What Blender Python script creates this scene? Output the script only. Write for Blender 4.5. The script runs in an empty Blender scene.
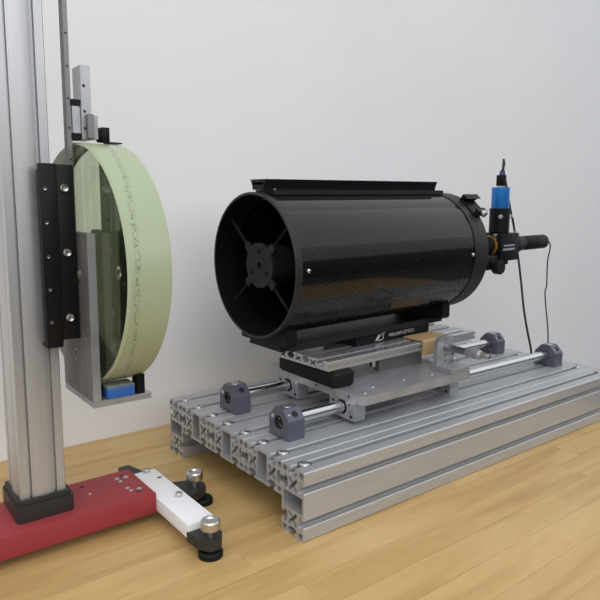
import bpy, bmesh, math, random
from mathutils import Vector, Matrix
from mathutils.geometry import tessellate_polygon
random.seed(7)
SC = bpy.context.scene
COL = SC.collection
MM = 0.001
PI = math.pi

# ------------------------------------------------------------------ camera
# world frame (mm): X along the platform profiles, Y towards the wall, Z up, table top at Z = 0
YAW, PITCH, ROLL = 0.907794452, 0.154143413, 0.0121777726
CAMP = Vector((-389.324483, -487.439714, 364.749829))
F_PX = 618.233245
fw = Vector((math.cos(YAW)*math.cos(PITCH), math.sin(YAW)*math.cos(PITCH), -math.sin(PITCH)))
rt = fw.cross(Vector((0, 0, 1))).normalized()
up = rt.cross(fw)
r2 = math.cos(ROLL)*rt + math.sin(ROLL)*up
u2 = -math.sin(ROLL)*rt + math.cos(ROLL)*up
cam = bpy.data.cameras.new('camera')
cam.sensor_width = 36.0
cam.sensor_fit = 'HORIZONTAL'
cam.lens = 36.0*F_PX/600.0
cam.clip_start = 0.01
cam.clip_end = 50
camo = bpy.data.objects.new('camera', cam)
COL.objects.link(camo)
m = Matrix((r2, u2, -fw)).transposed().to_4x4()
m.translation = CAMP*MM
camo.matrix_world = m
SC.camera = camo

# ------------------------------------------------------------------ light
SC.view_settings.view_transform = 'Standard'
SC.view_settings.look = 'None'
SC.view_settings.gamma = 1
SC.view_settings.use_curve_mapping = False
SC.view_settings.exposure = 0.22
W = bpy.data.worlds.new('world')
SC.world = W
W.use_nodes = True
W.node_tree.nodes['Background'].inputs[0].default_value = (0.93, 0.96, 1.0, 1)
W.node_tree.nodes['Background'].inputs[1].default_value = 0.88

def area(name, loc, target, sx, sy, power, color):
    l = bpy.data.lights.new(name, 'AREA')
    l.shape = 'RECTANGLE'; l.size = sx; l.size_y = sy; l.energy = power; l.color = color
    o = bpy.data.objects.new(name, l)
    COL.objects.link(o)
    o.location = loc
    o.rotation_euler = (Vector(target)-Vector(loc)).to_track_quat('-Z', 'Y').to_euler()
    return o
area('ceiling_lamp', (-0.7, -1.25, 1.75), (-0.7, -1.25, 0), 1.6, 1.2, 14, (1.0, 0.97, 0.93))
area('front_fill', (-0.95, -2.66, 1.32), (-0.95, 0, 1.32), 5.4, 1.1, 28, (0.96, 0.98, 1.0))  # unseen fill light, added to brighten the back wall from the front

# ------------------------------------------------------------------ materials
def mat(name, color, rough=0.5, metal=0.0, **kw):
    M = bpy.data.materials.new(name); M.use_nodes = True
    b = M.node_tree.nodes['Principled BSDF']
    b.inputs['Base Color'].default_value = (*color, 1)
    b.inputs['Roughness'].default_value = rough
    b.inputs['Metallic'].default_value = metal
    for k, v in kw.items(): b.inputs[k.replace('_', ' ')].default_value = v
    return M

def nd(M, t, **kw):
    n = M.node_tree.nodes.new(t)
    for k, v in kw.items(): setattr(n, k, v)
    return n

def lk(M, a, b): M.node_tree.links.new(a, b)

def math_node(M, op, a, b=None):
    n = nd(M, 'ShaderNodeMath', operation=op)
    for i, v in enumerate((a, b)):
        if v is None: continue
        if isinstance(v, (int, float)): n.inputs[i].default_value = v
        else: lk(M, v, n.inputs[i])
    return n.outputs[0]

def ramp(M, fac, stops):
    r = nd(M, 'ShaderNodeValToRGB')
    while len(r.color_ramp.elements) < len(stops): r.color_ramp.elements.new(0.5)
    for e, (p, c) in zip(r.color_ramp.elements, stops):
        e.position = p; e.color = (*c, 1) if len(c) == 3 else c
    lk(M, fac, r.inputs[0])
    return r.outputs[0]

def brushed(name, c0, c1, rough, metal, scale, stretch, bump=0.0):
    """metal with fine noise stretched along one axis"""
    M = mat(name, c0, rough, metal)
    b = M.node_tree.nodes['Principled BSDF']
    tc = nd(M, 'ShaderNodeTexCoord'); mp = nd(M, 'ShaderNodeMapping')
    mp.inputs['Scale'].default_value = stretch
    no = nd(M, 'ShaderNodeTexNoise'); no.inputs['Scale'].default_value = scale; no.inputs['Detail'].default_value = 4
    lk(M, tc.outputs['Object'], mp.inputs[0]); lk(M, mp.outputs[0], no.inputs['Vector'])
    lk(M, ramp(M, no.outputs['Fac'], [(0.35, c0), (0.65, c1)]), b.inputs['Base Color'])
    if bump:
        bp = nd(M, 'ShaderNodeBump'); bp.inputs['Strength'].default_value = bump; bp.inputs['Distance'].default_value = 0.0005
        lk(M, no.outputs['Fac'], bp.inputs['Height']); lk(M, bp.outputs[0], b.inputs['Normal'])
    return M

GLOSSY = brushed('bright_aluminium_profile', (0.46, 0.47, 0.485), (0.52, 0.53, 0.545), 0.24, 0.65, 60, (0.3, 6, 6))
EXTR = brushed('anodised_aluminium_profile', (0.455, 0.465, 0.48), (0.505, 0.515, 0.53), 0.42, 0.5, 60, (0.3, 6, 6))
PLATE = brushed('machined_aluminium', (0.34, 0.347, 0.36), (0.43, 0.437, 0.455), 0.33, 0.5, 35, (1, 4, 1))
DARKPLATE = brushed('dull_shaded_aluminium', (0.19, 0.187, 0.183), (0.25, 0.245, 0.24), 0.45, 0.6, 25, (1, 3, 1))  # tone darkened to carry the shade on the mirror back plate's face
COLUMN = brushed('satin_aluminium', (0.48, 0.485, 0.495), (0.505, 0.51, 0.52), 0.40, 0.65, 50, (4, 4, 0.2))
STEEL = mat('ground_steel', (0.70, 0.70, 0.71), 0.22, 1.0)
RAILST = mat('rail_steel', (0.23, 0.22, 0.215), 0.45, 0.7)
SCREW = mat('stainless_screw', (0.60, 0.59, 0.57), 0.28, 1.0)
BLACK = mat('black_anodised', (0.008, 0.008, 0.009), 0.42, 0.0, Specular_IOR_Level=0.17)
BLACKSAT = mat('black_satin', (0.006, 0.006, 0.007), 0.5, 0.0, Specular_IOR_Level=0.17)
RINGBLK = mat('black_ring_paint', (0.014, 0.0155, 0.017), 0.45, 0.0, Specular_IOR_Level=0.4)
INNER = mat('matt_black_inside', (0.003, 0.003, 0.003), 0.8, 0.0, Specular_IOR_Level=0.15)
SPIDER = mat('dark_grey_spider', (0.018, 0.018, 0.018), 0.55, 0.0, Specular_IOR_Level=0.17)
RUBBER = mat('black_rubber', (0.010, 0.010, 0.010), 0.55, 0.0, Specular_IOR_Level=0.17)
HOLE = mat('dark_hole', (0.01, 0.01, 0.01), 0.8)
CLAMP = mat('blue_grey_anodised', (0.105, 0.105, 0.145), 0.42, 0.25)
RED = mat('red_paint', (0.31, 0.042, 0.048), 0.5, 0.0, Specular_IOR_Level=0.25)
WHITE = mat('white_paint', (0.84, 0.84, 0.87), 0.45)
CAST = mat('black_cast_iron', (0.022, 0.022, 0.021), 0.5)
BLUE = mat('blue_anodised', (0.02, 0.19, 0.56), 0.33, 0.35)
NAVY = mat('navy_plastic', (0.03, 0.03, 0.22), 0.5)
GOLD = mat('gold_ring', (0.70, 0.36, 0.03), 0.35, 0.6)
BRASS = mat('brass', (0.6, 0.5, 0.3), 0.4, 0.7)
CABLE = mat('black_cable', (0.012, 0.012, 0.013), 0.5)
LETTER = mat('white_print', (0.72, 0.72, 0.74), 0.5)
LETTERD = mat('lilac_print', (0.50, 0.50, 0.62), 0.5)
TAN = brushed('tan_board', (0.46, 0.31, 0.15), (0.52, 0.36, 0.18), 0.6, 0.0, 40, (1, 8, 8))

def wood_material():
    M = mat('maple_stave', (0.6, 0.4, 0.2), 0.42)
    b = M.node_tree.nodes['Principled BSDF']
    tc = nd(M, 'ShaderNodeTexCoord'); oi = nd(M, 'ShaderNodeObjectInfo')
    mp = nd(M, 'ShaderNodeMapping'); mp.inputs['Scale'].default_value = (1.6, 14, 14)
    off = nd(M, 'ShaderNodeCombineXYZ')
    k = math_node(M, 'MULTIPLY', oi.outputs['Random'], 37.0)
    lk(M, k, off.inputs[0]); lk(M, k, off.inputs[1])
    lk(M, off.outputs[0], mp.inputs['Location']); lk(M, tc.outputs['Object'], mp.inputs[0])
    n1 = nd(M, 'ShaderNodeTexNoise'); n1.inputs['Scale'].default_value = 2.2; n1.inputs['Detail'].default_value = 6; n1.inputs['Distortion'].default_value = 0.6
    lk(M, mp.outputs[0], n1.inputs['Vector'])
    c = ramp(M, n1.outputs['Fac'], [(0.25, (0.41, 0.25, 0.09)), (0.5, (0.54, 0.357, 0.145)), (0.75, (0.61, 0.425, 0.195))])
    n2 = nd(M, 'ShaderNodeTexNoise'); n2.inputs['Scale'].default_value = 30; n2.inputs['Detail'].default_value = 2
    lk(M, mp.outputs[0], n2.inputs['Vector'])
    hs = nd(M, 'ShaderNodeHueSaturation')
    v = math_node(M, 'ADD', math_node(M, 'MULTIPLY', oi.outputs['Random'], 0.08), 0.95)
    v2 = math_node(M, 'ADD', v, math_node(M, 'MULTIPLY', math_node(M, 'SUBTRACT', n2.outputs['Fac'], 0.5), 0.22))
    lk(M, v2, hs.inputs['Value']); lk(M, c, hs.inputs['Color'])
    # a few dark knots
    mp2 = nd(M, 'ShaderNodeMapping'); mp2.inputs['Scale'].default_value = (6, 17, 17)
    lk(M, off.outputs[0], mp2.inputs['Location']); lk(M, tc.outputs['Object'], mp2.inputs[0])
    vo = nd(M, 'ShaderNodeTexVoronoi'); vo.inputs['Scale'].default_value = 0.9
    lk(M, mp2.outputs[0], vo.inputs['Vector'])
    kn = ramp(M, vo.outputs['Distance'], [(0.03, (0.45, 0.45, 0.45)), (0.09, (0, 0, 0))])
    mx = nd(M, 'ShaderNodeMixRGB'); lk(M, kn, mx.inputs[0]); lk(M, hs.outputs[0], mx.inputs[1]); mx.inputs[2].default_value = (0.22, 0.10, 0.035, 1)
    lk(M, mx.outputs[0], b.inputs['Base Color'])
    return M
WOOD = wood_material()

def carbon_material():
    M = mat('carbon_fibre_tube', (0.02, 0.02, 0.022), 0.38, 0.0, Specular_IOR_Level=0.12, Coat_Weight=0.75, Coat_Roughness=0.035)
    b = M.node_tree.nodes['Principled BSDF']
    tc = nd(M, 'ShaderNodeTexCoord'); sp = nd(M, 'ShaderNodeSeparateXYZ')
    lk(M, tc.outputs['Object'], sp.inputs[0])
    ang = math_node(M, 'MULTIPLY', math_node(M, 'ARCTAN2', sp.outputs[1], sp.outputs[2]), 0.0935)
    cell = 0.0014
    iu = math_node(M, 'FLOOR', math_node(M, 'DIVIDE', ang, cell))
    iv = math_node(M, 'FLOOR', math_node(M, 'DIVIDE', sp.outputs[0], cell))
    s = math_node(M, 'FRACT', math_node(M, 'MULTIPLY', math_node(M, 'ADD', math_node(M, 'ADD', iu, iv), 4000.0), 0.25))
    t = math_node(M, 'GREATER_THAN', s, 0.4)
    c = ramp(M, t, [(0.0, (0.002, 0.0022, 0.0024)), (1.0, (0.0042, 0.0045, 0.0048))])
    lk(M, c, b.inputs['Base Color'])
    lk(M, math_node(M, 'ADD', math_node(M, 'MULTIPLY', t, 0.16), 0.02), b.inputs['Specular IOR Level'])
    return M
CARBON = carbon_material()

def rim_material():
    M = mat('ground_green_glass', (0.385, 0.445, 0.29), 0.32, 0.0)
    b = M.node_tree.nodes['Principled BSDF']
    b.inputs['Subsurface Weight'].default_value = 0.0
    tc = nd(M, 'ShaderNodeTexCoord'); sp = nd(M, 'ShaderNodeSeparateXYZ')
    lk(M, tc.outputs['Object'], sp.inputs[0])
    n = nd(M, 'ShaderNodeTexNoise'); n.inputs['Scale'].default_value = 700; n.inputs['Detail'].default_value = 2
    mp = nd(M, 'ShaderNodeMapping'); mp.inputs['Scale'].default_value = (1.0, 1.0, 0.45)
    lk(M, tc.outputs['Object'], mp.inputs[0]); lk(M, mp.outputs[0], n.inputs['Vector'])
    wob = nd(M, 'ShaderNodeTexNoise'); wob.inputs['Scale'].default_value = 14
    lk(M, tc.outputs['Object'], wob.inputs['Vector'])
    d = math_node(M, 'ABSOLUTE', math_node(M, 'SUBTRACT', math_node(M, 'SUBTRACT', math_node(M, 'SUBTRACT', sp.outputs[0], 0.031), math_node(M, 'MULTIPLY', sp.outputs[1], 0.1744)), math_node(M, 'MULTIPLY', math_node(M, 'SUBTRACT', wob.outputs['Fac'], 0.5), 0.008)))
    band = ramp(M, math_node(M, 'MULTIPLY', d, 100.0), [(0.05, (1, 1, 1)), (0.40, (0, 0, 0))])
    spk = ramp(M, n.outputs['Fac'], [(0.48, (0, 0, 0)), (0.60, (0.8, 0.8, 0.8))])
    f = math_node(M, 'MULTIPLY', band, spk)
    mx = nd(M, 'ShaderNodeMixRGB'); lk(M, f, mx.inputs[0])
    mx.inputs[1].default_value = (0.385, 0.445, 0.29, 1); mx.inputs[2].default_value = (0.13, 0.16, 0.12, 1)
    lk(M, mx.outputs[0], b.inputs['Base Color'])
    return M
RIM = rim_material()

def pane_material():
    M = bpy.data.materials.new('green_tinted_glass_face'); M.use_nodes = True
    nt = M.node_tree
    for n in list(nt.nodes): nt.nodes.remove(n)
    out = nd(M, 'ShaderNodeOutputMaterial'); mix = nd(M, 'ShaderNodeMixShader')
    nt.nodes.remove(mix)
    g = nd(M, 'ShaderNodeBsdfGlass'); g.inputs['Color'].default_value = (0.86, 0.90, 0.79, 1)
    g.inputs['Roughness'].default_value = 0.0; g.inputs['IOR'].default_value = 1.5
    lk(M, g.outputs[0], out.inputs[0])
    return M
PANE = pane_material()
COAT = mat('mirror_coating', (0.86, 0.88, 0.84), 0.03, 1.0)

def foam_material():
    M = mat('blue_foam', (0.03, 0.12, 0.50), 0.8)
    b = M.node_tree.nodes['Principled BSDF']
    tc = nd(M, 'ShaderNodeTexCoord'); sp = nd(M, 'ShaderNodeSeparateXYZ')
    lk(M, tc.outputs['Object'], sp.inputs[0])
    n = nd(M, 'ShaderNodeTexNoise'); n.inputs['Scale'].default_value = 300
    lk(M, tc.outputs['Object'], n.inputs['Vector'])
    h = math_node(M, 'ADD', math_node(M, 'MULTIPLY', sp.outputs[2], 50.0), math_node(M, 'MULTIPLY', n.outputs['Fac'], 0.2))
    lk(M, ramp(M, h, [(0.50, (0.025, 0.12, 0.46)), (0.68, (0.10, 0.17, 0.26)), (0.80, (0.34, 0.33, 0.19))]), b.inputs['Base Color'])
    return M
FOAM = foam_material()

def plaster(name, color, amt=0.02):
    M = mat(name, color, 0.85)
    b = M.node_tree.nodes['Principled BSDF']
    n = nd(M, 'ShaderNodeTexNoise'); n.inputs['Scale'].default_value = 3; n.inputs['Detail'].default_value = 3
    tc = nd(M, 'ShaderNodeTexCoord'); lk(M, tc.outputs['Object'], n.inputs['Vector'])
    lo = tuple(c*(1-amt) for c in color); hi = tuple(min(1, c*(1+amt)) for c in color)
    lk(M, ramp(M, n.outputs['Fac'], [(0.3, lo), (0.7, hi)]), b.inputs['Base Color'])
    return M
WALL = plaster('white_wall_paint', (0.85, 0.85, 0.853))
DARKBAND = plaster('added_band_dark', (0.03, 0.03, 0.032), 0.1)
FLOOR = plaster('dark_floor', (0.10, 0.095, 0.09), 0.15)

# ------------------------------------------------------------------ geometry helpers (millimetres)
def join(*gs):
    V, Fc = [], []
    for v, f in gs:
        o = len(V); V += [tuple(p) for p in v]; Fc += [tuple(i+o for i in q) for q in f]
    return V, Fc

def xf(g, M):
    return [tuple(M @ Vector(p)) for p in g[0]], g[1]

def shift(g, d): return [(x+d[0], y+d[1], z+d[2]) for x, y, z in g[0]], g[1]

def box(x0, x1, y0, y1, z0, z1, b=0.0, seg=2):
    bm = bmesh.new()
    bmesh.ops.create_cube(bm, size=1)
    for v in bm.verts:
        v.co = Vector(((x0+x1)/2+v.co.x*(x1-x0), (y0+y1)/2+v.co.y*(y1-y0), (z0+z1)/2+v.co.z*(z1-z0)))
    if b > 0:
        bmesh.ops.bevel(bm, geom=list(bm.edges), offset=b, segments=seg, affect='EDGES', profile=0.5)
    bm.verts.index_update()
    g = [tuple(v.co) for v in bm.verts], [tuple(v.index for v in f.verts) for f in bm.faces]
    bm.free()
    return g

def prism(loops, axis, a0, a1):
    """2-D loops (outer first, then holes) extruded along axis; (a, b) map to the two other axes in order"""
    def mp(p, h):
        if axis == 'x': return (h, p[0], p[1])
        if axis == 'y': return (p[0], h, p[1])
        return (p[0], p[1], h)
    flat = [p for l in loops for p in l]
    n = len(flat)
    tris = tessellate_polygon([[Vector((p[0], p[1], 0)) for p in l] for l in loops])
    V = [mp(p, a0) for p in flat]+[mp(p, a1) for p in flat]
    Fc = [tuple(t) for t in tris]+[tuple(i+n for i in reversed(t)) for t in tris]
    o = 0
    for l in loops:
        k = len(l)
        for i in range(k):
            j = (i+1) % k
            Fc.append((o+i, o+j, o+j+n, o+i+n))
        o += k
    return V, Fc

def lathe(prof, axis='z', c=(0, 0, 0), seg=32):
    """prof: list of (radius, height)"""
    V, Fc, rows = [], [], []
    for r, h in prof:
        if r <= 1e-6:
            rows.append([len(V)]); V.append((0, 0, h))
        else:
            rows.append(list(range(len(V), len(V)+seg)))
            V += [(r*math.cos(2*PI*i/seg), r*math.sin(2*PI*i/seg), h) for i in range(seg)]
    for a, b in zip(rows, rows[1:]):
        for i in range(seg):
            j = (i+1) % seg
            if len(a) == 1 and len(b) == 1: continue
            if len(a) == 1: Fc.append((a[0], b[i], b[j]))
            elif len(b) == 1: Fc.append((a[i], a[j], b[0]))
            else: Fc.append((a[i], a[j], b[j], b[i]))
    if axis == 'x': V = [(z, x, y) for x, y, z in V]
    elif axis == 'y': V = [(y, z, x) for x, y, z in V]
    return [(x+c[0], y+c[1], z+c[2]) for x, y, z in V], Fc

def cyl(r, h0, h1, axis, c, seg=24, ch=0.0):
    if ch: return lathe([(0, h0), (r-ch, h0), (r, h0+ch), (r, h1-ch), (r-ch, h1), (0, h1)], axis, c, seg)
    return lathe([(0, h0), (r, h0), (r, h1), (0, h1)], axis, c, seg)

def sweep(pts, r, seg=10):
    P = [Vector(p) for p in pts]
    V, Fc = [], []
    u = None
    for i, p in enumerate(P):
        t = (P[min(i+1, len(P)-1)]-P[max(i-1, 0)]).normalized()
        if u is None: u = t.orthogonal().normalized()
        u = (u-t*u.dot(t)).normalized(); w = t.cross(u)
        V += [tuple(p+r*(math.cos(2*PI*k/seg)*u+math.sin(2*PI*k/seg)*w)) for k in range(seg)]
    for i in range(len(P)-1):
        for k in range(seg):
            l = (k+1) % seg
            Fc.append((i*seg+k, i*seg+l, (i+1)*seg+l, (i+1)*seg+k))
    Fc.append(tuple(range(seg))); Fc.append(tuple(reversed(range((len(P)-1)*seg, len(P)*seg))))
    return V, Fc

def spline(pts, n=10):
    P = [Vector(p) for p in pts]
    P = [2*P[0]-P[1]]+P+[2*P[-1]-P[-2]]
    out = []
    for i in range(1, len(P)-2):
        for k in range(n):
            t = k/n; a, b, c, d = P[i-1:i+3]
            out.append(0.5*((2*b)+(c-a)*t+(2*a-5*b+4*c-d)*t*t+(-a+3*b-3*c+d)*t**3))
    out.append(P[-2])
    return out

def circle2(cx, cy, r, n=24): return [(cx+r*math.cos(2*PI*i/n), cy+r*math.sin(2*PI*i/n)) for i in range(n)]

def rrect(x0, x1, y0, y1, r, n=4):
    out = []
    for cx, cy, a in ((x1-r, y0+r, -90), (x1-r, y1-r, 0), (x0+r, y1-r, 90), (x0+r, y0+r, 180)):
        for k in range(n+1):
            t = math.radians(a+90*k/n); out.append((cx+r*math.cos(t), cy+r*math.sin(t)))
    return out

def slotted(w, h, spec, bot=(), right=(), top=(), left=(), r=1.5):
    """rectangle outline with a slot of half-widths/depths `spec` at the given positions of each side"""
    sides = [((0, 0), (1, 0), (0, 1), w, sorted(bot)), ((w, 0), (0, 1), (-1, 0), h, sorted(right)),
             ((w, h), (-1, 0), (0, -1), w, sorted(w-t for t in top)), ((0, h), (0, -1), (1, 0), h, sorted(h-t for t in left))]
    out = []
    for (ox, oy), (dx, dy), (nx, ny), L, slots in sides:
        seq = [(r, 0)]
        for s in slots:
            seq += [(s-hw, d) for hw, d in spec]+[(s+hw, d) for hw, d in reversed(spec)]
        seq += [(L-r, 0)]
        out += [(ox+dx*t+nx*d, oy+dy*t+ny*d) for t, d in seq]
    return out

# ------------------------------------------------------------------ object helpers
ORI = {}
def _mesh(name, g, material, sharp):
    me = bpy.data.meshes.new(name)
    me.from_pydata([(x*MM, y*MM, z*MM) for x, y, z in g[0]], [], g[1])
    bm = bmesh.new(); bm.from_mesh(me)
    bmesh.ops.remove_doubles(bm, verts=bm.verts, dist=1e-7)
    bmesh.ops.recalc_face_normals(bm, faces=bm.faces)
    bm.to_mesh(me); bm.free()
    me.shade_smooth()
    me.set_sharp_from_angle(angle=math.radians(sharp))
    me.materials.append(material)
    return me

def tag(o, label=None, cat=None, group=None, kind=None):
    for k, v in (('label', label), ('category', cat), ('group', group), ('kind', kind)):
        if v: o[k] = v
    return o

def thing(name, label, cat, loc, rot=(0, 0, 0), group=None):
    o = bpy.data.objects.new(name, None); COL.objects.link(o)
    o.empty_display_size = 0.02
    o.location = [c*MM for c in loc]; o.rotation_euler = rot
    ORI[o.name] = Vector((0, 0, 0)) if any(rot) else Vector(loc)
    return tag(o, label, cat, group)

def part(name, g, material, parent, label=None, sharp=30, kind=None):
    """g in world mm (thing without rotation) or in the thing's own frame (rotated thing)"""
    org = ORI[parent.name]
    o = bpy.data.objects.new(name, _mesh(name, shift(g, -org), material, sharp)); COL.objects.link(o)
    o.parent = parent
    ORI[o.name] = org
    return tag(o, label, kind=kind)

def solo(name, g, material, label, cat, base, group=None, sharp=30):
    o = bpy.data.objects.new(name, _mesh(name, shift(g, -Vector(base)), material, sharp)); COL.objects.link(o)
    o.location = [c*MM for c in base]
    ORI[o.name] = Vector(base)
    return tag(o, label, cat, group)

def structure(name, g, material):
    o = bpy.data.objects.new(name, _mesh(name, g, material, 30)); COL.objects.link(o)
    return tag(o, kind='structure')

def part_copy(src, parent, d):
    o = src.copy(); COL.objects.link(o); o.parent = parent
    o.location = Vector(src.location)+Vector(d)*MM
    return o

# ------------------------------------------------------------------ the room
structure('wall_back', box(-3800, 7500, 423, 500, -760, 2000), WALL)
structure('wall_front', box(-3800, 7500, -2800, -2720, -760, 2000), WALL)
structure('added_dark_band_1', box(-3800, 7500, -2720, -2700, -760, 720), DARKBAND)  # unseen dark band, added to darken the tube's lower reflection
structure('floor', box(-3800, 7500, -2720, 423, -780, -760), FLOOR)

# ------------------------------------------------------------------ workbench of glued staves
bench = thing('workbench', 'light maple butcher-block workbench top against the white wall', 'workbench', (200, 40, -40))
ROW = 42.0
y = -350.0
row = 0
while y < 421:
    y1 = min(y+ROW, 422.5)
    x = -1100.0-random.uniform(0, 400)
    while x < 735:
        L = random.uniform(330, 760)
        x0, x1 = max(x, -1100), min(x+L, 735)
        if x1-x0 > 20:
            g = box(x0+.12, x1-.12, y+.12, y1-.12, -40, 0)
            cx, cy = (x0+x1)/2, (y+y1)/2
            o = part('stave', shift(g, Vector((-cx, -cy, 0))+Vector((0, 0, 0))), WOOD, bench)
            o.location = (Vector((cx, cy, 0)))*MM
        x += L
    y = y1
    row += 1

# ------------------------------------------------------------------ platform of slotted profiles
platform = thing('profile_platform', 'wide bolted platform of five slotted aluminium profiles lying on the workbench', 'platform', (350, 160, 0))
TS = [(4.9, 0), (3.9, .9), (3.9, 4.6), (8.2, 4.6), (8.2, 6.6), (4.6, 10.2)]
LEN0, LEN1 = 0, 697
def corner_holes(x0, y0, w=40, h=40, which=(0, 1, 2, 3)):
    out = []
    for i, (cx, cy) in enumerate(((5.2, 5.2), (w-5.2, 5.2), (w-5.2, h-5.2), (5.2, h-5.2))):
        if i in which: out.append(rrect(x0+cx-3.3, x0+cx+3.3, y0+cy-3.3, y0+cy+3.3, 0.8, 2))
    return out
def unit_core(cx, cy):
    q, a, b = 1.5, 4.3, 7.6
    out = []
    for k in range(4):
        c, d = math.cos(PI/2*k), math.sin(PI/2*k)
        for x, y in ((b, a), (b, b), (a, b), (0, 2.6)):
            out.append((cx+c*x-d*y, cy+d*x+c*y))
    return out
flat_loops = [slotted(80, 40, TS, bot=(20, 60), right=(20,), top=(20, 60), left=(20,))]
flat_loops += [rrect(30.5, 49.5, 3, 37, 1.2, 2)]
flat_loops += corner_holes(0, 0, which=(0, 3))+corner_holes(40, 0, which=(1, 2))
flat_loops += [unit_core(20, 20), unit_core(60, 20)]
tall_loops = [[(b, a) for a, b in l] for l in flat_loops]
tall = prism(tall_loops, 'x', LEN0, LEN1)
flat = prism(flat_loops, 'x', LEN0, LEN1)
pf = part('profile', shift(tall, (0, 0, 0)), EXTR, platform, sharp=25)
part_copy(pf, platform, (0, 280, 0))
pm = part('profile', shift(flat, (0, 40, 40)), EXTR, platform, sharp=25)
part_copy(pm, platform, (0, 80, 0)); part_copy(pm, platform, (0, 160, 0))
bolt_g = join(lathe([(0, 80.4), (2.2, 80.4), (2.2, 82.2), (4.2, 81.9), (6.0, 80.9), (6.6, 79.9), (0, 79.9)], 'z', (16, 20, 0), 16),
              cyl(7.8, 79.7, 80.3, 'z', (16, 20, 0), 16))
b0 = part('bolt', bolt_g, SCREW, platform)
for k in range(1, 8): part_copy(b0, platform, (0, 40*k, 0))
for k in range(0, 8): part_copy(b0, platform, (660, 40*k, 0))

# ------------------------------------------------------------------ shafts and their supports
def shaft_support(x0, yc, label, out):
    """out = -1: outer face towards -X"""
    t = thing('shaft_support', label, 'shaft support', (x0+12.5, yc, 80), group='blue-grey shaft supports')
    outl = [(yc-20, 80), (yc-10, 80), (yc-10, 82), (yc+10, 82), (yc+10, 80), (yc+20, 80), (yc+20, 105), (yc+8, 118), (yc-8, 118), (yc-20, 105)]
    body = part('body', prism([outl, circle2(yc, 100, 8.6, 24)], 'x', x0, x0+25), CLAMP, t, sharp=20)
    xf0 = x0 if out < 0 else x0+25
    s = 1 if out < 0 else -1
    part('clamp_ring', lathe([(6.2, xf0+s*4), (6.2, xf0-s*.3), (8.2, xf0-s*.3), (8.6, xf0+s*.5), (8.6, xf0+s*4)], 'x', (0, yc, 100), 24), BLACK, t)
    part('screw', join(cyl(3.0, min(xf0-s*.6, xf0+s*2), max(xf0-s*.6, xf0+s*2), 'x', (0, yc+13, 105), 14, .5)), SCREW, t)
    # counterbored hole on top and on the front chamfer, each with its bolt
    part('cap_screw', lathe([(0, 116.6), (1.5, 116.6), (1.5, 118.5), (5.2, 118.5), (5.6, 117.9), (5.6, 116)], 'z', (x0+12.5, yc, 0), 18), SCREW, t)
    ang = math.atan2(12, 13)
    M = Matrix.Translation((x0+14, yc-14, 111.5)) @ Matrix.Rotation(PI/2-ang, 4, 'X')
    part('oblong_hole', xf(cyl(4.2, -2, .25, 'z', (0, 0, 0), 18), M), HOLE, t)
    M2 = Matrix.Translation((x0+5.5, yc-14, 111.5)) @ Matrix.Rotation(PI/2-ang, 4, 'X')
    part('set_screw', xf(cyl(1.3, -1, .3, 'z', (0, 0, 0), 10), M2), SCREW, t)
    return t
shaft_support(38.5, 100, 'blue-grey shaft support clamping the shaft nearest the platform front edge, at the open-tube end', -1)
shaft_support(38.5, 220, 'blue-grey shaft support clamping the wall-side shaft, at the open-tube end of the platform', -1)
shaft_support(634, 100, 'blue-grey shaft support clamping the shaft nearest the platform front edge, under the hanging cables', 1)
shaft_support(634, 220, 'blue-grey shaft support clamping the wall-side shaft, behind the micrometer', 1)
for yc, lb in ((100, 'polished steel guide shaft nearest the platform front edge'), (220, 'polished steel guide shaft on the wall side of the platform')):
    solo('guide_shaft', join(cyl(6.1, 40, 657, 'x', (0, yc, 100), 28, .6), cyl(8.0, 66, 631, 'x', (0, yc, 100), 28)) if False else
         lathe([(0, 52), (3.9, 52), (3.9, 40.4), (6.0, 40.4), (6.0, 63.7), (7.9, 63.7), (7.9, 633.8), (6.0, 633.8), (6.0, 657), (0, 657)], 'x', (0, yc, 100), 28),
         STEEL, lb, 'shaft', (350, yc, 92), group='guide shafts')

# ------------------------------------------------------------------ sliding carriage
car = thing('sliding_carriage', 'machined aluminium sliding carriage plate on four bearing blocks under the telescope', 'carriage', (250, 160, 85))
pl_loop = [(148, 60), (361, 60), (361, 268), (141, 268), (141, 67)]
part('carriage_plate', prism([pl_loop], 'z', 110, 122), PLATE, car, sharp=20)
for k, (bx, by) in enumerate(((142, 100), (142, 220), (335, 100), (335, 220))):
    outl = [(by-25, 85), (by+25, 85), (by+25, 109.9), (by-25, 109.9)]
    bb = part('bearing_block', prism([outl, circle2(by, 100, 9.9, 28)], 'x', bx, bx+19), PLATE, car, sharp=20)
    part('bearing_seal', lathe([(8.3, bx-.3), (8.3, bx+19.3), (9.9, bx+19.3), (9.9, bx-.3), (8.3, bx-.3)], 'x', (0, by, 100), 28), RUBBER, bb)
    for dy, z, r in ((-18, 90, 2.4), (18, 90, 1.4), (-14, 105.5, 1.6), (18, 104.5, 2.3), (-16.5, 96, 1.1), (15.5, 99.5, 1.2)):
        part('screw_hole', cyl(r, bx-.25, bx+1, 'x', (0, by+dy, z), 12), HOLE, bb)
for x, y, in ((157, 73), (184, 86), (244, 86), (300, 82)):
    part('dowel_pin', lathe([(0, 123.4), (2.0, 123.2), (2.8, 122.6), (2.8, 121.9), (0, 121.9)], 'z', (x, y, 0), 14), STEEL, car)
part('screw_hole', cyl(1.8, 140.7, 142, 'x', (0, 152, 116), 10), HOLE, car)
part('screw_hole', cyl(1.8, 140.7, 142, 'x', (0, 86, 117), 10), HOLE, car)
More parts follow.
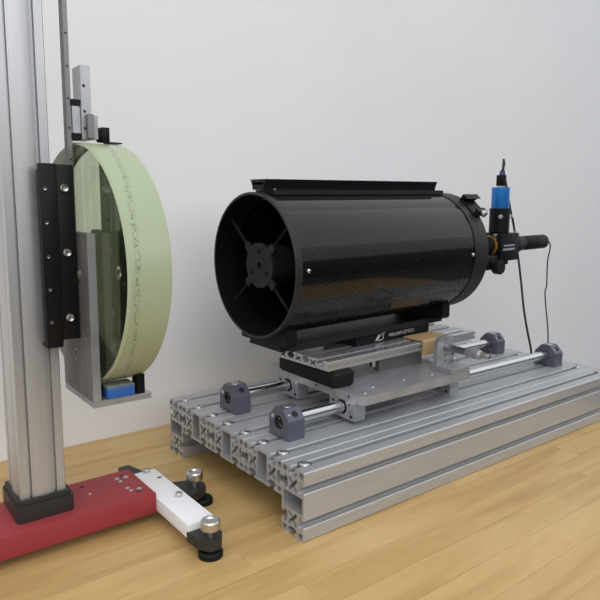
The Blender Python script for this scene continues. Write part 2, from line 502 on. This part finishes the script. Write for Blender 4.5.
# bracket that carries the micrometer
brk = [(321, 122), (361, 122), (361, 159)]
brk += [(347+14*math.cos(t), 159+14*math.sin(t)) for t in [PI/2*k/6 for k in range(1, 7)]]
brk += [(335+14*math.cos(t), 159+14*math.sin(t)) for t in [PI/2+PI/2*k/6 for k in range(0, 7)]]
bk = part('micrometer_bracket', prism([brk, circle2(340.5, 168, 1.6, 10), circle2(340.5, 143, 2.1, 10)], 'y', 90.5, 97.5), PLATE, car, sharp=35)
part('bracket_foot', box(321, 361, 62, 90.4, 122, 129.5, .5, 1), PLATE, bk)
for x, z, r in ((340.5, 134.5, 1.2), (333, 131, 1.0), (357, 143, 2.0)):
    part('screw_hole', cyl(r, 90.2, 91.5, 'y', (x, 0, z), 10), HOLE, bk)
part('thumb_nut', join(cyl(3.6, 83, 90.4, 'y', (355, 0, 136), 14, .6), cyl(2.2, 78, 83, 'y', (355, 0, 136), 12)), SCREW, bk)
BARREL = mat('micrometer_steel', (0.30, 0.31, 0.34), 0.34, 0.9)
mic = thing('micrometer', 'steel micrometer head screwed into the upright carriage bracket', 'micrometer', (340.5, 90, 155.6))
part('barrel', lathe([(0, 90.4), (6.4, 90.4), (6.4, 86), (5.0, 85.4), (5.0, 52), (0, 52)], 'y', (340.5, 0, 155.6), 28), BARREL, mic)
kn = [(0, 53), (5.4, 53), (6.9, 50.5)]
part('thimble', lathe(kn+[(7.2, 34), (6.8, 30), (5.2, 28.5), (0, 28.5)], 'y', (340.5, 0, 155.6), 28), PLATE, mic)
part('ratchet', lathe([(0, 28.6), (3.4, 28.6), (3.4, 16), (2.9, 14), (1.3, 14), (1.3, 17), (0, 17)], 'y', (340.5, 0, 155.6), 20), SCREW, mic)

# ------------------------------------------------------------------ what lies on the carriage
def pill(y0, y1, z0, z1, r, n=6): return rrect(y0, y1, z0, z1, r, n)
solo('rubber_bar', prism([[(134+a, 122+b) for a, b in pill(0, 35, 0, 24, 5.5)]], 'y', 107, 216) if False else
     box(131, 171, 104.5, 231, 122, 146, 7, 4), RUBBER, 'thick black rubber bar with rounded edges between carriage plate and thin profile', 'bar', (151, 160, 122), sharp=40)
solo('spacer_bar', box(251, 345, 140, 152, 122, 146, .4, 1), DARKPLATE, 'plain aluminium spacer bar standing on the carriage plate', 'bar', (298, 146, 122))

TILT = math.radians(3.0)
prof = thing('thin_profile', 'flat thin slotted aluminium profile lying on the black rubber bar', 'profile', (129, 112, 146), (0, 0, TILT))
ST = [(5.2, 0), (3.9, 1.2), (3.9, 2.2), (7.2, 2.2), (7.2, 6.0), (4.0, 9.0)]
top = slotted(105, 13, ST, top=(17, 47, 79), r=.6)
outl = []
for p in top: outl.append(p)
# open groove along the front edge (last side runs down the y = 0 edge)
last = outl.pop()
outl += [(0, 8.2), (3.0, 8.2), (3.0, 5.0), (0, 5.0), last]
def xhole(cx, cz, w=6.2, h=3.6):
    q = 1.5
    return [(cx-w, cz-h), (cx-w+3, cz-h), (cx-1, cz-q), (cx+1, cz-q), (cx+w-3, cz-h), (cx+w, cz-h), (cx+w-3, cz), (cx+w, cz+h), (cx+w-3, cz+h), (cx+1, cz+q), (cx-1, cz+q), (cx-w+3, cz+h), (cx-w, cz+h), (cx-w+3, cz)]
loops = [outl, xhole(32, 6.5), xhole(63, 6.5), xhole(96, 6.5)]
part('profile_body', prism(loops, 'x', 0, 336), GLOSSY, prof, sharp=25)
part('slot_nut', box(89, 95, 4, 10, -9, -.05, .3, 1), STEEL, prof)

# bent tan sheet over the edge of the profile
sheet = thing('bent_sheet', 'tan board strip folded over the edge of the thin profile beside the bracket', 'sheet', (129, 112, 146), (0, 0, TILT))
sec = [(-3.2, -8), (-3.2, 12)]
sec += [(0.8+4.0*math.cos(t), 12+4.0*math.sin(t)) for t in [PI-PI/2*k/6 for k in range(0, 7)]]
sec += [(36, 16.2), (36, 14.2)]
sec += [(0.8+2.0*math.cos(t), 12.2+2.0*math.sin(t)) for t in [PI/2+PI/2*k/6 for k in range(0, 7)]]
sec += [(-1.2, -8)]
part('folded_board', prism([sec], 'x', 194, 256), TAN, sheet, sharp=40)
sec2 = [(256, 14.2), (262, 14.0)]+[(262+4*math.sin(t), 10+4*math.cos(t)) for t in [PI/2*k/5 for k in range(0, 6)]]+[(266, 0), (268, 0)]+[(262+6*math.sin(t), 10.2+6*math.cos(t)) for t in [PI/2*(5-k)/5 for k in range(0, 6)]]+[(256, 16.2)]
V, Fc = prism([sec2], 'y', 4, 36)
part('bent_end', (V, Fc), TAN, sheet, sharp=40)

# ------------------------------------------------------------------ dovetail clamp with maker's name
clamp = thing('dovetail_clamp', 'black dovetail clamp bar with white maker lettering under the telescope', 'clamp', (219, 157, 159.1), (0, -math.radians(.4), math.radians(3.2)))
csec = [(0, 0), (70, 0), (70, 15.5), (60, 15.5), (60, 11), (10, 11), (10, 15.5), (0, 15.5)]
cb = part('clamp_body', prism([csec], 'x', 0, 171), BLACK, clamp, sharp=20)
part('jaw', box(1, 170, .6, 9.5, 15.5, 17.2, .4, 1), BLACK, clamp)
def text_mesh(txt, size, bold=0.0):
    cu = bpy.data.curves.new('text', 'FONT'); cu.body = txt; cu.size = size; cu.offset = bold; cu.resolution_u = 3
    o = bpy.data.objects.new('text', cu); COL.objects.link(o)
    dg = bpy.context.evaluated_depsgraph_get(); dg.update()
    me = o.evaluated_get(dg).to_mesh()
    V = [tuple(v.co) for v in me.vertices]; Fc = [tuple(p.vertices) for p in me.polygons]
    o.evaluated_get(dg).to_mesh_clear()
    bpy.data.objects.remove(o); bpy.data.curves.remove(cu)
    return V, Fc
tv, tf = text_mesh('WILLIAM OPTICS', 7.6, 0.0)
x0 = min(v[0] for v in tv); x1 = max(v[0] for v in tv)
kx = 61.0/(x1-x0)
part('lettering', ([(71.5+(a-x0)*kx, -.12, 5.6+b) for a, b, c in tv], tf), LETTER, clamp, 'white printed letters')
strokes = [[(0, 0), (3, 4.2), (6.5, 9.3), (8.6, 10.2), (7.6, 8.0), (4.0, 3.6), (3.0, 1.2)],
           [(5.6, 2.6), (9.2, 6.4), (13.5, 9.6), (17.0, 11.4), (20.6, 12.0), (18.4, 9.4), (17.2, 6.6), (18.0, 3.4), (16.4, 1.6)],
           [(4.5, .8), (10, .3), (16, .6)]]
for s in strokes:
    part('logo_stroke', sweep([(42+a*.98, -.1, 2.6+b*.95) for a, b in s], .55, 6), LETTER, clamp, 'white swan-like emblem stroke')

# ------------------------------------------------------------------ telescope
TP, TY = math.radians(1.138), math.radians(0.7)
T0 = (56.4, 187.0, 283.4)
tel = thing('telescope', 'large black carbon-fibre reflector telescope lying horizontally on the slotted profile', 'telescope', T0, (0, -TP, TY))
SEG = 96
part('tube', lathe([(93.4, 9), (93.4, 356)], 'x', (0, 0, 0), SEG), CARBON, tel, 'glossy woven carbon-fibre tube')
part('tube_lining', lathe([(90.8, 12), (90.8, 378), (0, 378)], 'x', (0, 0, 0), 64), INNER, tel)
part('front_ring', lathe([(92.4, .4), (93.0, 0), (95.0, 0), (95.9, 1.0), (95.9, 9), (94.8, 10), (93.5, 10)], 'x', (0, 0, 0), SEG), RINGBLK, tel)
part('front_ring_inside', lathe([(90.9, 30), (92.4, 4), (92.4, .4)], 'x', (0, 0, 0), SEG), INNER, tel)
for s, r in ((30, 85.5), (75, 85), (135, 84), (215, 84)):
    part('baffle_ring', lathe([(90.7, s), (r, s), (r, s+1.5), (90.7, s+1.5)], 'x', (0, 0, 0), 64), INNER if s > 60 else BLACKSAT, tel)
part('rear_ring', lathe([(93.4, 352), (94.5, 352), (94.8, 353), (94.8, 384.5), (92.6, 387), (86, 387.5), (84, 391), (60, 394), (44, 398), (0, 398)], 'x', (0, 0, 0), SEG), RINGBLK, tel)
part('primary_baffle', lathe([(20, 378), (20, 190), (21.5, 190), (21.5, 378)], 'x', (0, 0, 0), 40), INNER, tel)
# secondary holder with three screws and the four vanes
hold = circle2(0, 0, 30, 48)
part('secondary_cell', join(prism([hold, circle2(0, 0, 4.5, 16)], 'x', 11.8, 17), lathe([(24, 18), (26, 20), (26, 52), (0, 52)], 'x', (0, 0, 0), 40)), SPIDER, tel)
for a in (41, 139, 221, 319):
    R = Matrix.Rotation(math.radians(a), 4, 'X')
    part('spider_tab', xf(box(12, 16, 27, 41, -5.5, 5.5, .4, 1), R), SPIDER, tel)
    part('spider_vane', xf(box(12.5, 16, 40, 91, -.6, .6), R), SPIDER, tel)
for a in (90, 210, 330):
    yy, zz = 19*math.cos(math.radians(a)), 19*math.sin(math.radians(a))
    part('collimation_screw', lathe([(1.6, 13.5), (1.6, 11.6), (3.6, 11.4), (3.9, 12)], 'x', (0, yy, zz), 14), INNER, tel)
# small round-headed screws holding the rings
for s, degs in ((20, (0, 90, 180, 270)), (346, (0, 90, 180, 270))):
    for a in degs:
        R = Matrix.Rotation(math.radians(a-.5), 4, 'X')
        part('ring_screw', xf(lathe([(0, -96.3), (1.6, -96.0), (2.7, -94.8), (2.9, -93.2), (0, -93.2)], 'y', (s, 0, 0), 14), R), SCREW, tel)
# rail along the top
rsec = [(-12.5, 98.6), (12.5, 98.6), (13.0, 103), (17, 112), (-17, 112), (-13.0, 103)]
part('top_rail', prism([rsec, [(-10.5, 105), (10.5, 105), (11.5, 108), (-11.5, 108)]], 'x', 12, 350), BLACK, tel, sharp=20)
part('rail_base', prism([[(-21, 92.2), (21, 92.2), (20, 98.5), (-20, 98.5)]], 'x', 22, 361), BLACK, tel, sharp=20)
part('rail_screw', cyl(1.8, 98.4, 100, 'z', (27, -16, 0), 10), SCREW, tel)
# rail and radius blocks below
dsec = [(-37, -112), (37, -112), (34, -104.5), (-34, -104.5)]
part('bottom_rail', prism([dsec], 'x', 19, 349), BLACK, tel, sharp=20)
arc = [(93.6*math.sin(t), -93.6*math.cos(t)) for t in [math.radians(32)-math.radians(64)*k/24 for k in range(25)]]
rb = [(-50, -104.4), (50, -104.4), (52, -101), (52, -82), (49.6, -79.4)]+arc+[(-49.6, -79.4), (-52, -82), (-52, -101)]
blk = part('radius_block', prism([rb], 'x', 16, 34), BLACKSAT, tel, sharp=20)
part_copy(blk, tel, (314, 0, 0))
# finder shoe on the rear ring
R = Matrix.Rotation(math.radians(41), 4, 'X')
shoe = part('finder_shoe', xf(join(box(369, 400, -20, 20, 94, 97, .5, 1), prism([[(20, 96), (20, 105), (9, 105), (15, 101.5), (15, 96)]], 'x', 369, 405),
            prism([[(-20, 96), (-15, 96), (-15, 101.5), (-12, 105), (-20, 105)]], 'x', 369, 392)), R), BLACK, tel, sharp=20)
part('thumb_screw', xf(join(cyl(5.6, -27, -20.2, 'y', (381, 0, 103), 18, .8), cyl(2.2, -21, -15, 'y', (381, 0, 103), 12)), R), SCREW, shoe)
# focuser
part('focuser', lathe([(0, 396), (40, 397), (40, 415), (32, 419), (32, 452), (24, 458), (24, 480), (0, 480)], 'x', (0, 0, 0), 48), BLACK, tel)
part('draw_tube', lathe([(16.6, 478), (16.6, 517.4), (0, 517.4)], 'x', (0, 0, 0), 40), BLACKSAT, tel)
part('pinion_housing', box(470, 526, -22, 20, -42, -15, 4, 3), BLACK, tel)
part('focus_knob', lathe([(0, -40), (11, -40), (12.5, -38), (12.5, -27), (11, -25), (4, -25), (4, 26), (11, 26), (12.5, 28), (12.5, 38), (11, 40), (0, 40)], 'y', (506, 0, -36), 28), RUBBER, tel)

# ------------------------------------------------------------------ eyepiece end: everything plugged into the focuser
flip = thing('flip_mirror_box', 'small black square flip-mirror box with two lines of pale print behind the telescope', 'mirror box', T0, (0, -TP, TY))
part('box_body', box(522, 579, -25, 25, -27.5, 22, 1.0, 2), BLACKSAT, flip)
part('gold_ring', lathe([(15, 518.6), (18.6, 518.6), (18.6, 521.8), (15, 521.8)], 'x', (0, 0, 0), 40), GOLD, flip, 'gold clamping ring')
part('clamp_screw', join(cyl(2.4, 11, 17.5, 'z', (520.5, -14, 0), 12, .5), cyl(3.4, 17.5, 21.5, 'z', (520.5, -14, 0), 14, .6)), SCREW, flip)
part('base_step', box(523, 556, -20, 20, -35, -27.6, 1.0, 1), BLACKSAT, flip)
ep = part('eyepiece_holder', lathe([(17.0, 22), (18.2, 24), (18.2, 62), (18.8, 63), (18.8, 66.5), (16.5, 67), (0, 67)], 'z', (551.5, 0, 0), 40), BLACK, flip)
for ang in (-142, -30):
    RT = Matrix.Translation((551.5, 0, 52)) @ Matrix.Rotation(math.radians(ang), 4, 'Z')
    part('thumb_screw', xf(join(cyl(2.0, 17.5, 22, 'x', (0, 0, 0), 10), cyl(3.9, 22, 26, 'x', (0, 0, 0), 16, .7)), RT), SCREW, ep)
rng = random.Random(3)
for z0, x00, x11, hh in ((-1.2, 532, 566, 3.2), (-8.4, 530.5, 566.5, 4.2)):
    x = x00
    while x < x11-1:
        w = rng.choice((1.5, 1.9, 2.3))
        part('print_mark', join(box(x, x+.75, -25.15, -24.9, z0, z0+hh*rng.choice((.8, 1, 1))), box(x+w-.5, x+w, -25.15, -24.9, z0, z0+hh*rng.choice((.6, .9, 1))),
             box(x, x+w, -25.15, -24.9, z0+hh*rng.choice((0, .4, .7)), z0+hh*rng.choice((.2, .3))+hh*.5)), LETTERD, flip)
        x += w+.55
bc = thing('blue_camera', 'small bright blue cylindrical camera standing in the black eyepiece holder', 'camera', T0, (0, -TP, TY))
part('camera_body', lathe([(0, 67.1), (15.8, 67.1), (16, 67.6), (16, 104.2), (15.4, 105), (0, 105)], 'z', (551.5, 0, 0), 40), BLUE, bc)
part('socket', box(546, 557, -5, 5, 105, 107.5), BRASS, bc)
c1 = thing('camera_cable', 'black cable rising from the blue camera plug and hanging down behind the box', 'cable', (713, 171, 0))
TM = Matrix.Translation(T0) @ Matrix.Rotation(TY, 4, 'Z') @ Matrix.Rotation(-TP, 4, 'Y')
part('plug', xf(box(545.5, 557.5, -7, 7, 107.6, 127, 1.2, 2), TM), BLACKSAT, c1)
part('strain_relief', xf(lathe([(4.2, 127), (3.2, 134), (0, 134)], 'z', (551.5, 0, 0), 16), TM), NAVY, c1)
pa = TM @ Vector((551.5, 0, 132))
part('lead', sweep(spline([pa, (608, 191.5, 440), (608.5, 193.5, 446), (612, 196, 449), (618, 199.5, 445), (623, 203, 432), (643, 206, 396), (668, 213, 360), (688, 217, 331), (706, 216, 277), (711, 207, 220), (710, 196, 165), (711, 185, 120), (714, 176, 82), (716, 173, 40), (718, 172, 12), (716, 178, 2.4), (706, 196, 2.0), (704, 230, 2.0)], 8), 2.15, 10), CABLE, c1)

ec = thing('tube_camera', 'slender black tubular camera pointing out of the flip-mirror box', 'camera', T0, (0, -TP, TY))
part('adapter', lathe([(0, 579.2), (22, 579.2), (22.5, 581), (22.5, 588), (20.5, 590), (20.5, 596), (13.5, 622), (13.5, 628), (0, 628)], 'x', (0, 0, -1), 40), BLACK, ec)
part('camera_barrel', lathe([(0, 628.1), (13.2, 628.1), (13.8, 630), (13.8, 664), (13.2, 665), (13.2, 667), (13.8, 668), (13.8, 704), (10.5, 710), (0, 710.5)], 'x', (0, 0, -1), 40), RUBBER, ec)
part('lock_screw', cyl(2.2, 18, 25, 'z', (606, 0, -1), 12, .5), SCREW, ec)
pe = TM @ Vector((710, 0, -1))
c2 = solo('thin_cable', sweep(spline([pe, (775, 190, 295), (779, 189, 283), (773, 189, 255), (776, 189, 208), (772, 189, 193), (778, 188, 160), (786, 187, 128), (793, 187, 95), (797, 187, 30), (800, 187, -120), (803, 188, -420), (805, 190, -740), (812, 196, -757), (840, 215, -758.4), (900, 250, -758.4)], 8), 1.3, 8), CABLE,
     'thin black cable drooping from the end of the tubular camera', 'cable', (800, 188, -760))

# ------------------------------------------------------------------ stand for the test mirror
stand = thing('column_stand', 'tall square satin aluminium column with black slide plate on the red block', 'stand', (-223, 186, 36))
def fluted(x0, y0, w, h):
    out = []
    for (ox, oy), (dx, dy), (nx, ny), L in (((0, 0), (1, 0), (0, 1), w), ((w, 0), (0, 1), (-1, 0), h), ((w, h), (-1, 0), (0, -1), w), ((0, h), (0, -1), (1, 0), h)):
        seq = [(0.8, 0), (8.8, 0), (9.3, 4), (11.0, 4), (11.5, .4), (12.6, .2), (13.2, -.2)]
        mid = [(13.2+(L-26.4)*k/8, -.2-1.3*math.sin(PI*k/8)) for k in range(1, 8)]
        seq = seq+mid+[(L-t, d) for t, d in reversed(seq)]
        out += [(x0+ox+dx*t+nx*d, y0+oy+dy*t+ny*d) for t, d in seq]
    return out
part('column', prism([fluted(-246, 160, 45.5, 51)], 'z', 57, 720), COLUMN, stand, sharp=22)
part('column_foot', join(prism([rrect(-252, -194, 152.5, 219, 5, 4)], 'z', 36, 54), prism([rrect(-250, -196.5, 155, 216.5, 4, 4)], 'z', 54, 59)), CAST, stand, sharp=35)
sp1 = part('slide_plate', box(-217.0, -201.2, 140, 147, 222.5, 400.5, .6, 2), BLACK, stand)
part('plate_lip', box(-216.5, -201, 141, 160, 218.5, 222.5, 1.5, 3), BLACK, stand)
for z in (376.6, 344, 310.8, 278.3, 245.3):
    part('small_screw', lathe([(0.9, 140.4), (0.9, 139.7), (1.6, 139.6), (1.8, 140.3)], 'y', (-212.2, 0, z), 12), SCREW, sp1)
part('mount_spacer', box(-214, -201.6, 147, 159.4, 226, 396, .5, 1), BLACK, stand)
sp2 = part('slide_plate', box(-201.0, -184.4, 140.6, 152, 226, 400, .6, 2), BLACK, stand)
for z in (377.4, 314.2, 248.4):
    part('cap_screw', lathe([(0, 139.2), (1.6, 139.2), (1.8, 137.2), (3.2, 136.8), (4.0, 138), (4.0, 141)], 'y', (-194.2, 0, z), 16), SCREW, sp2)
for z in (345.5, 280.8):
    part('screw_hole', cyl(3.2, 140.7, 142, 'y', (-194.4, 0, z), 16), HOLE, sp2)

holder = thing('mirror_holder', 'aluminium angle holder carrying the round glass mirror beside the column', 'holder', (-160, 157, 158))
back_out = [(112, 164.5), (201, 164.5), (201, 334), (112, 334)]
def oval(cy, cz, ry, rz, n=20): return [(cy+ry*math.cos(2*PI*k/n), cz+rz*math.sin(2*PI*k/n)) for k in range(n)]
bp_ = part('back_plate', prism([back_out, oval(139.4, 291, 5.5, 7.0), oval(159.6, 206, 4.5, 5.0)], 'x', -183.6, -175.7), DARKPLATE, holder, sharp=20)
part('lit_edge', box(-183.6, -175.7, 111.2, 112, 164.5, 334, 0), PLATE, bp_)  # lighter strip paints the light on the edge of the same plate
for cy, cz, ry, rz in ((139.4, 291, 5.5, 7.0), (159.6, 206, 4.5, 5.0)):
    part('hole_light_ring', prism([oval(cy, cz, ry, rz), oval(cy, cz, ry-.9, rz-.9)], 'x', -183.8, -175.6), STEEL, bp_)  # bright ring added to imitate light coming through the hole
for y, z in ((134.8, 232), (126.5, 227.2)):
    part('rivet', cyl(1.5, -184.0, -183, 'x', (0, y, z), 10), SCREW, bp_)
part('base_plate', box(-183.6, -121, 112, 201, 158, 164.4, .4, 1), PLATE, holder)
for x, y in ((-172, 120), (-172, 190)):
    part('screw', cyl(2.2, 156, 158.1, 'z', (x, y, 0), 10), SCREW, holder)
# top clip: rail, runner, slide and stop
clip = thing('mirror_clip_slide', 'steel rail with runner, slide plate and black stop above the glass mirror', 'slide', (-179, 172, 334))
part('rail', box(-180.6, -175.6, 165, 176, 334.1, 610, .4, 1), RAILST, clip)
for z in (345, 376, 407, 438, 447+20, 498, 529):
    part('rail_hole', cyl(1.1, 164.8, 166, 'y', (-178.3, 0, z), 10), HOLE, clip)
run = part('runner', box(-175.5, -167.2, 163, 181, 433, 460, .4, 1), PLATE, clip)
part('end_cap', box(-176.5, -166.6, 162.5, 181.5, 426.8, 433, .6, 1), RUBBER, run)
part('end_cap', box(-176.5, -166.6, 162.5, 181.5, 460, 466.5, .6, 1), RUBBER, run)
part('slide_plate', box(-167.1, -157, 160, 184, 427, 500, .4, 1), PLATE, clip)
for z in (438.2, 454.9, 480):
    part('screw_hole', cyl(1.5, 159.7, 161, 'y', (-164, 0, z), 10), HOLE, clip)
part('stop_block', box(-163.4, -157, 153, 159.9, 428, 452, .5, 1), DARKPLATE, clip)
part('stop_block', box(-156.9, -150.6, 160, 176, 428, 452, .5, 1), PLATE, clip)
part('stop_knob', lathe([(0, -150.5), (5, -150.5), (7.2, -149), (7.2, -141.5), (0, -141.5)], 'x', (0, 168, 433.5), 24), RUBBER, clip)
part('stop_body', box(-147, -138.5, 160, 176, 426.2, 441, .8, 2), BLACK, clip)
part('stop_tongue', box(-139, -124.5, 162, 178, 425.3, 426.6), BLACK, clip)

MC = (-174.2, 172.0, 298.0)
mirror = thing('glass_mirror', 'thick round greenish glass mirror disc standing on edge in the holder', 'mirror', MC, (0, 0, math.radians(1.87)))
RM, TK = 126.4, 44.3
part('rim', lathe([(RM-2.2, 0), (RM, 2.2), (RM, TK-.8), (RM-.8, TK)], 'x', (0, 0, 0), 128), RIM, mirror, 'pale green ground glass rim with a dark speckled line')
gf = part('glass_face', lathe([(0, 0), (RM-2.2, 0)], 'x', (0, 0, 0), 128), PANE, mirror, 'clear greenish polished face')
if gf.data.polygons[0].normal.x > 0: gf.data.flip_normals()
part('mirror_coating', lathe([(0, TK-.4), (RM-.9, TK-.4), (RM-.9, TK), (0, TK)], 'x', (0, 0, 0), 128), COAT, mirror)
solo('foam_pad', box(-168.5, -139.0, 112.5, 133, 164.5, 177.6, 1.2, 2), FOAM, 'bright blue foam pad wedged under the glass mirror', 'pad', (-152, 123, 164.5))
solo('mirror_stop', prism([[(113, 164.5), (126, 164.5), (126, 180.5), (113, 186)]], 'x', -136.5, -128), BLACKSAT, 'small black stop block beside the blue foam pad', 'block', (-132, 120, 164.5))

# ------------------------------------------------------------------ levelling base under the column
red = thing('red_base_block', 'red painted metal block with small screws carrying the column', 'block', (-200, 176, 12))
rbk = part('block_body', box(-330, -107.6, 136.0, 217, 12, 36, .8, 2), RED, red)
for x, y, r in ((-129.8, 196.9, 3.1), (-119.7, 195.8, 3.4), (-129, 187.4, 2.6), (-129.1, 166.6, 2.9), (-118.7, 157.3, 3.5), (-128, 158.3, 2.8), (-169.4, 177.4, 2.0)):
    part('screw', lathe([(0, 37.2), (r*.7, 37.2), (r, 36.6), (r, 35.9), (0, 35.9)], 'z', (x, y, 0), 14), SCREW, red)
for x, y in ((-122.1, 202.2), (-170.4, 201.4), (-121.5, 152)):
    part('counterbore', cyl(3.0, 35.6, 36.15, 'z', (x, y, 0), 14), mat('dark_red_recess', (0.08, 0.008, 0.01), 0.6) if x == -122.1 else bpy.data.materials['dark_red_recess'], red)
for x, y in ((-300, 150), (-300, 204), (-150, 176)):
    part('foot', lathe([(0, 0), (9, 0), (9, 8), (7, 12.1), (0, 12.1)], 'z', (x, y, 0), 20), RUBBER, red)
wht = thing('white_base_plate', 'white painted levelling base plate with black cast arms beside the red block', 'base plate', (-90, 160, 0))
part('plate_body', box(-107.5, -75, 60, 211.5, 14, 30, .8, 2), WHITE, wht)
for x, y in ((-88.4, 206.5), (-85, 125)):
    part('cap_screw', lathe([(0, 32.5), (1.8, 32.5), (1.8, 34.6), (3.6, 34.6), (4.0, 34), (4.0, 30)], 'z', (x, y, 0), 16), SCREW, wht)
part('slot', box(-84, -79, 181.5, 185.5, 29.8, 30.1), HOLE, wht)
def arm(pts, z0, z1, b=2): return prism([pts], 'z', z0, z1)
part('arm', arm([(-80, 132), (-76, 128), (-46, 140), (-38, 146), (-36, 156), (-42, 165), (-52, 172), (-74.5, 180), (-80, 178)], 11, 22), CAST, wht, sharp=35)
part('arm', arm([(-116, 212), (-112, 236), (-106, 254), (-92, 254), (-86, 232), (-86, 212)], 11, 24), CAST, wht, sharp=35)
part('arm', arm([(-108, 62), (-106, 40), (-98, 28), (-86, 28), (-78, 40), (-76, 62)], 11, 22), CAST, wht, sharp=35)
for x, y, nm in ((-49, 154, 1), (-99, 244, 0), (-92, 40, 1)):
    part('levelling_foot', lathe([(0, 0), (13, 0), (13, 5), (11.5, 7), (4, 8), (4, 11), (0, 11)], 'z', (x+(7 if nm and y > 100 else 0), y-(6 if nm and y > 100 else 0), 0), 28), RUBBER, wht)
    if nm:
        k = part('levelling_knob', lathe([(0, 22), (3.5, 22), (3.5, 29.5), (8.8, 29.5), (10.2, 30.7), (10.2, 38.8), (9.0, 40.2), (6.0, 40.2), (4.8, 38.6), (0, 38.6)], 'z', (x, y, 0), 32), SCREW, wht)
        part('stem', cyl(3.4, 7, 11.2, 'z', (x, y, 0), 12), SCREW, wht)
